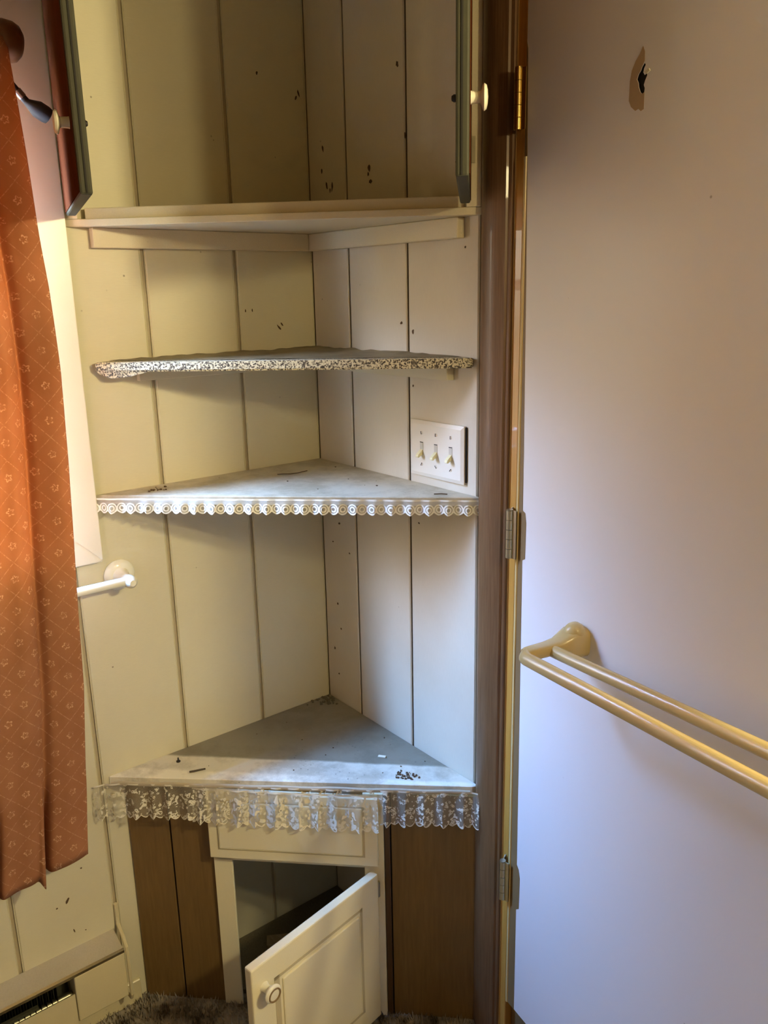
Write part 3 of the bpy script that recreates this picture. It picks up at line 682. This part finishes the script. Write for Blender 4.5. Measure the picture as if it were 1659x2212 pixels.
for i in range(3):
    cx = .3615+.0405*i
    bm = NB(); box(bm, cx-.0042, cx+.0042, -.0092, -.0086, 1.199, 1.223); obj('slot', bm, plain('slot_shadow_plastic', (.55, .50, .40, 1)), sw)  # duller colour carries the shade inside the slot
    bm = NB(); box(bm, cx-.0042, cx+.0042, -.0095, -.0086, 1.2225, 1.2238); obj('slot_top_shade', bm, m_dark, sw)  # near-black line paints the shade under the slot's upper lip
    bm = NB(); b = bmesh.new()
    prof = [(-.0090, 1.2095), (-.0200, 1.2005), (-.0215, 1.1965), (-.0185, 1.1945), (-.0090, 1.2000)]
    lo = [b.verts.new((cx-.0034, p[0], p[1])) for p in prof]; hi = [b.verts.new((cx+.0034, p[0], p[1])) for p in prof]
    b.faces.new(lo); b.faces.new(hi[::-1])
    for j in range(5): b.faces.new((lo[j], lo[(j+1) % 5], hi[(j+1) % 5], hi[j]))
    merge(bm, b); obj('toggle', bm, m_toggle, sw)
    for zz in (1.2415, 1.1805):
        bm = NB(); lathe(bm, V3(cx, -.0084, zz), -Y, [(0, 0), (.0032, 0), (.0028, .0010), (0, .0014)], 14); s_ = obj('screw', bm, m_plate, sw, True)
        bm = NB(); r_ = random.uniform(-.7, .7); hexa(bm, V3(cx, -.0099, zz), V3(math.cos(r_), 0, math.sin(r_)), Y, V3(-math.sin(r_), 0, math.cos(r_)), .0006, .0003, .0030); obj('screw_slot_shade', bm, m_dark, s_)  # near-black bar paints the shade in the screw's slot
bm = NB(); box(bm, .4755, .4782, -.003, -.0004, z0+.004, z1-.002); obj('gap_shade_strip', bm, m_dark, sw)  # near-black strip stands in for shade between plate and wall

# ------------------------------------------------------------------ door casing, jamb and door
bm = NB(); prof = [(.517, 0), (.517, -.009), (.5205, -.013), (.530, -.0175), (.545, -.020), (.558, -.019), (.570, -.0155), (.576, -.0145), (.578, -.011), (.584, -.010), (.5855, -.006), (.5855, 0)]
extrude_profile(bm, prof, V3(0, 0, 0), X, Y, Z, ZF, 2.12)
t1 = struct('trim_1', bm, m_casewood, 'dark brown stained door casing beside the corner shelves', 'trim')
for p in t1.data.polygons: p.use_smooth = True
t1.data.set_sharp_from_angle(angle=math.radians(35))
bm = NB(); extrude_profile(bm, [(2*.966-a, b) for a, b in prof], V3(0, 0, 0), X, Y, Z, ZF, 2.12); struct('trim_2', bm, m_casewood, 'dark brown stained door casing on the far side of the white door', 'trim')
bm = NB(); box(bm, .586, .6035, -.004, .098, ZF, DZ+.02, bev=.0015)
jb = struct('trim_4', bm, m_jamb, 'orange stained hinge jamb between brown casing and white door', 'trim')
bm = NB(); box(bm, .586, .5875, -.0052, -.0038, ZF, DZ); obj('pale_edge_line', bm, m_gold, jb)
mark('B', .596, .178, .006, .022, -.9, jb, m_dark)
bpy.data.objects[-1] if False else None
bm = NB(); box(bm, DX1+.002, DX1+.019, -.004, .098, ZF, DZ+.02, bev=.0015); box(bm, .604, DX1+.002, -.004, .098, DZ, DZ+.02, bev=.0015)
struct('trim_5', bm, m_jamb, 'orange stained head and latch jamb of the white door', 'trim')
bm = NB(); box(bm, .6045, DX1, .012, .20, ZF, .085, bev=.002); struct('trim_6', bm, m_bare, 'raised brown threshold under the white door', 'trim')

LA = math.radians(-11); ld = V3(math.cos(LA), math.sin(LA), 0); ln = V3(ld.y, -ld.x, 0); L0 = V3(.612, -.012, 0)   # leaf face
def LP(s, z, off=0.): return L0+ld*s+ln*off+Z*z
door = tag(bpy.data.objects.new('door_1', None), 'white slab closet door standing slightly ajar with a torn hole', 'door', kind='structure')
COL.objects.link(door); door.location = LP(0, .108)
LZ0, LZ1, LW = .108, 2.005, .700
hole = [(.245, 1.777), (.241, 1.773), (.239, 1.769), (.235, 1.765), (.233, 1.760), (.236, 1.755), (.237, 1.750), (.240, 1.744), (.243, 1.741), (.247, 1.742), (.2475, 1.747), (.2455, 1.751), (.2475, 1.756), (.2505, 1.761), (.2500, 1.764), (.2460, 1.7625), (.2435, 1.766), (.2445, 1.7705), (.2470, 1.774)]
b = bmesh.new()
outer = [b.verts.new(LP(s, z)) for s, z in ((0, LZ0), (LW, LZ0), (LW, LZ1), (0, LZ1))]; inner = [b.verts.new(LP(s, z)) for s, z in hole]
ed = [b.edges.new((outer[i], outer[(i+1) % 4])) for i in range(4)]+[b.edges.new((inner[i], inner[(i+1) % len(inner)])) for i in range(len(inner))]
bmesh.ops.triangle_fill(b, use_beauty=True, edges=ed, normal=ln)
deep = [b.verts.new(LP(s, z, -.0007)) for s, z in hole]
for i in range(len(hole)): b.faces.new((inner[i], inner[(i+1) % len(hole)], deep[(i+1) % len(hole)], deep[i]))
back = [b.verts.new(LP(s, z, -.035)) for s, z in ((0, LZ0), (LW, LZ0), (LW, LZ1), (0, LZ1))]
for i in range(4): b.faces.new((outer[i], back[i], back[(i+1) % 4], outer[(i+1) % 4]))
b.faces.new(back[::-1])
bmesh.ops.recalc_face_normals(b, faces=b.faces[:])
obj('leaf', b, m_leaf, door)
bm = NB(); b = bmesh.new(); vv = [b.verts.new(LP(s, z, -.0035)) for s, z in ((.215, 1.725), (.266, 1.725), (.266, 1.795), (.215, 1.795))]; b.faces.new(vv); merge(bm, b); obj('hole_shade_sheet', bm, m_dark, door)  # near-black sheet stands in for the shade inside the hole
def leaf_poly(name, pts, mat, h=.0005, o0=0.0002):
    b = bmesh.new(); lo = [b.verts.new(LP(s, z, o0)) for s, z in pts]; hi = [b.verts.new(LP(s, z, o0+h)) for s, z in pts]; n = len(pts)
    ed_ = [b.edges.new((hi[i], hi[(i+1) % n])) for i in range(n)]
    bmesh.ops.triangle_fill(b, use_beauty=True, edges=ed_, normal=ln)
    for i in range(n): b.faces.new((lo[i], lo[(i+1) % n], hi[(i+1) % n], hi[i]))
    bm = NB(); merge(bm, b); return obj(name, bm, mat, door)
hl = hole[1:10]
leaf_poly('torn_veneer', [(.241, 1.797), (.236, 1.789), (.229, 1.782), (.223, 1.772), (.2205, 1.760), (.2205, 1.737), (.225, 1.729), (.233, 1.723), (.2385, 1.7245), (.243, 1.721), (.248, 1.7225), (.2475, 1.741)]+hole[9:7:-1]+hole[7:0:-1]+[(.2452, 1.779), (.2445, 1.790)], plain('bare_fibre', (.46, .33, .19, 1), .8), .0003, .0001)
leaf_poly('splinter', [(.2475, 1.7655), (.2555, 1.7680), (.2575, 1.7650), (.252, 1.7625)], m_knob, .002, .001)
# bare strip along the hinge edge widening at the lower hinges
strip = [(.0, LZ0), (.0265, LZ0), (.0255, .345), (.034, .352), (.035, .42), (.031, .437), (.0245, .445), (.021, .80), (.0185, 1.052), (.026, 1.056), (.027, 1.12), (.024, 1.137), (.017, 1.14), (.011, 1.50), (.007, 1.70), (.003, 1.85), (.0, 1.86)]
leaf_poly('bare_edge_strip', strip, m_bare, .0004, .0001)
bm = NB(); b_ = LP(.0035, 0, .0012)
extrude_profile(bm, [(-.0032, -.0012), (.0032, -.0012), (.0022, .0012), (-.0022, .0012)], V3(b_.x, b_.y, 0), ld, ln, Z, LZ0, 1.70); obj('pale_bevel', bm, m_gold, door)
PIN = V3(.6055, -.0225, 0)
for z0, z1, mt in ((1.738, 1.824, m_brass), (1.052, 1.138, m_steel), (.352, .438, m_steel)):
    h = NB(); kk = (z1-z0)/5
    for i in range(5): lathe(h, PIN+Z*(z0+kk*i+.0004), Z, [(0, 0), (.0062, 0), (.0062, kk-.0008), (0, kk-.0008)], 20)
    lathe(h, PIN+Z*z1, Z, [(0, 0), (.0058, 0), (.0058, .0015), (0, .0015)], 16)
    hg = obj('hinge', h, mt, door, True)
    h = NB(); pc = PIN+ld*.0075+ln*(-.003)+Z*((z0+z1)/2); hexa(h, pc, (ld*.9-ln*.25).normalized(), (ln*.9+ld*.25).normalized(), Z, .0058, .0010, (z1-z0)/2); obj('hinge_leaf', h, mt, hg)
    h = NB(); hexa(h, V3(.5995, -.0122, (z0+z1)/2), V3(.45, -.9, 0).normalized(), V3(.9, .45, 0).normalized(), Z, .0085, .0010, (z1-z0)/2); obj('jamb_leaf', h, mt, hg)

# ------------------------------------------------------------------ double towel bar on the door
tb = thing('towel_bar', 'beige double towel bar mounted on the white door', 'towel bar', LP(.18, .965))
def bracket(sc, mirror=1, dz=0.):
    zc = .964+dz
    prof = [(0.0, .030), (.022, .030), (.030, .024), (.045, .014), (.062, .009), (.100, .0090), (.112, .0095), (.112, -.0095), (.100, -.0105), (.060, -.013), (.040, -.020), (.022, -.026), (0.0, -.028)]
    b = NB(); bb = bmesh.new(); rings = []
    for o_, w_, zt_, zb_ in ((0, .021, .024, -.024), (.024, .021, .024, -.023), (.036, .0185, .018, -.018), (.050, .0150, .0115, -.0125), (.070, .0125, .0095, -.0105), (.098, .0115, .0092, -.0105), (.106, .0108, .0088, -.0100), (.112, .0090, .0075, -.0085)):
        ring = []
        for q in range(20):
            a = 2*math.pi*q/20; ca, sa = math.cos(a), math.sin(a); e_ = 2/3.6
            x_ = math.copysign(abs(ca)**e_, ca)*w_; z_ = math.copysign(abs(sa)**e_, sa)
            ring.append(bb.verts.new(LP(sc+x_*mirror, zc+(z_*zt_ if z_ > 0 else -z_*zb_), o_)))
        rings.append(ring)
    for p, q in zip(rings, rings[1:]):
        for i in range(20): bb.faces.new((p[i], p[(i+1) % 20], q[(i+1) % 20], q[i]))
    bb.faces.new(rings[0][::-1]); bb.faces.new(rings[-1]); merge(b, bb)
    o = obj('bracket', b, m_beige, tb, True, 50)
    b = NB(); lathe(b, LP(sc+.002, zc+.016, .016), (ln*.6+Z), [(.0175, -.006), (.0170, .004), (.014, .011), (.008, .0160), (0, .0178)], 26); obj('screw_cap', b, m_beige, tb, True)
def bar(off, s0, z0, s1, z1, r, round_start):
    pts = []
    if round_start:
        R_ = .016
        for i in range(7):
            a = math.pi/2*i/6; pts.append(LP(s0-R_+.004+R_*(1-math.cos(a))-.004+.004, z0, off-R_+R_*math.sin(a)))
    n = 24
    for i in range(n+1): t = i/n; pts.append(LP(s0+.004+(s1-s0)*t, z0+(z1-z0)*t, off))
    b = NB(); bb = bmesh.new(); rings = []
    sec = []
    for q in range(16):
        a = 2*math.pi*q/16; ca, sa = math.cos(a), math.sin(a); p_ = 2.6
        sec.append((math.copysign(abs(ca)**(2/p_), ca), math.copysign(abs(sa)**(2/p_), sa)))
    sec = [(x*math.cos(.5)-y*math.sin(.5), x*math.sin(.5)+y*math.cos(.5)) for x, y in sec]
    for i, p in enumerate(pts):
        t = (pts[min(i+1, len(pts)-1)]-pts[max(i-1, 0)]).normalized(); u = t.cross(Z).normalized(); v = u.cross(t)
        rings.append([bb.verts.new(p+u*x*r+v*y*r) for x, y in sec])
    for p, q in zip(rings, rings[1:]):
        for i in range(16): bb.faces.new((p[i], p[(i+1) % 16], q[(i+1) % 16], q[i]))
    bb.faces.new(rings[0][::-1]); bb.faces.new(rings[-1]); merge(b, bb); obj('bar', b, m_beige, tb, True, 50)
bracket(.176); bracket(.665, dz=.024)
bar(.115, .186, .9615, .665, .983, .0105, True); bar(.062, .170, .9605, .665, .994, .0098, False)

# ------------------------------------------------------------------ debris
def thingm(name, bm, mat, label, cat, **kw): return tag(obj(name, bm, mat), label, cat, **kw)
bm = NB(); p, q = V3(.1015, -.424, .5545), V3(.1125, -.393, .5545); tube(bm, [p, p.lerp(q, .3)+X*.0006, p.lerp(q, .7), q], [.0026, .0028, .0026, .0023], 7, .7); thingm('twig', bm, plain('twig_bark', (.07, .05, .03, 1), .8), 'short dark twig on the lowest shelf near its left end', 'twig')
bm = NB(); lathe(bm, V3(.043, -.421, .5498), Z, [(0, 0), (.0045, 0), (.0045, .002), (.0018, .003), (.0016, .009), (0, .0095)], 10); thingm('loose_screw', bm, m_black, 'small dark screw lying on the left of the lowest shelf', 'screw')
bm = NB(); hexa(bm, V3(.310, -.082, .5512), V3(.8, .6, 0), V3(-.6, .8, 0), Z, .0085, .0035, .0014, .0006); thingm('paint_chip', bm, m_knob, 'small white paint chip on the right half of the lowest shelf', 'paint chip')
bm = NB()
for i in range(90):
    x, y = random.gauss(.402, .014), random.gauss(-.093, .011); r = random.uniform(.0008, .0026)
    if i > 70: x, y = random.uniform(.05, .46), random.uniform(-.40, -.02); r *= .6
    if x-y > .505 or x < .005 or y > -.004: continue
    hexa(bm, V3(x, y, .5497+r*.6), V3(math.cos(i), math.sin(i), 0), V3(-math.sin(i), math.cos(i), 0), Z, r, r*.7, r*.6, r*.2)
thingm('seed_debris', bm, m_stain, 'scattered pile of dark seed crumbs at the right of the lowest shelf', 'debris', kind='stuff')
bm = NB(); tube(bm, [V3(.088, -.168, 1.1412), V3(.098, -.158, 1.142), V3(.104, -.146, 1.1412), V3(.106, -.128, 1.1412), V3(.110, -.108, 1.1435)], .0009, 6); thingm('dry_stem', bm, m_stain, 'thin curved dry stem on the middle of the lace edged shelf', 'stem')
bm = NB(); tube(bm, [V3(.440, -.048, 1.1412), V3(.449, -.038, 1.1418), V3(.458, -.031, 1.1412)], .0010, 6); thingm('dry_stem', bm, m_stain, 'short dry stem near the right end of the lace edged shelf', 'stem')
bm = NB()
for i in range(26):
    x, y = random.gauss(.046, .010), random.gauss(-.412, .012); r = random.uniform(.0006, .002)
    if i > 16: x, y = random.uniform(.02, .44), random.uniform(-.3, -.02); r *= .7
    if x-y > .49 or x < .004 or y > -.004: continue
    hexa(bm, V3(x, y, 1.1401+r*.6), X, Y, Z, r*1.4, r, r*.6, r*.2)
thingm('dirt_crumbs', bm, m_stain, 'dark dirt crumbs at the left end of the lace edged shelf', 'debris', kind='stuff')
bm = NB()
for i in range(40):
    x, y = abs(random.gauss(0, .022))+.005, -abs(random.gauss(0, .022))-.005; r = random.uniform(.0015, .004)
    hexa(bm, V3(x, y, .5497+r*.4), V3(math.cos(i), math.sin(i), 0), V3(-math.sin(i), math.cos(i), 0), Z, r, r*.8, r*.4, r*.1)
thingm('dirt_clump', bm, plain('grey_dirt', (.13, .11, .075, 1), .9), 'grey brown dirt gathered in the back corner of the lowest shelf', 'debris', kind='stuff')
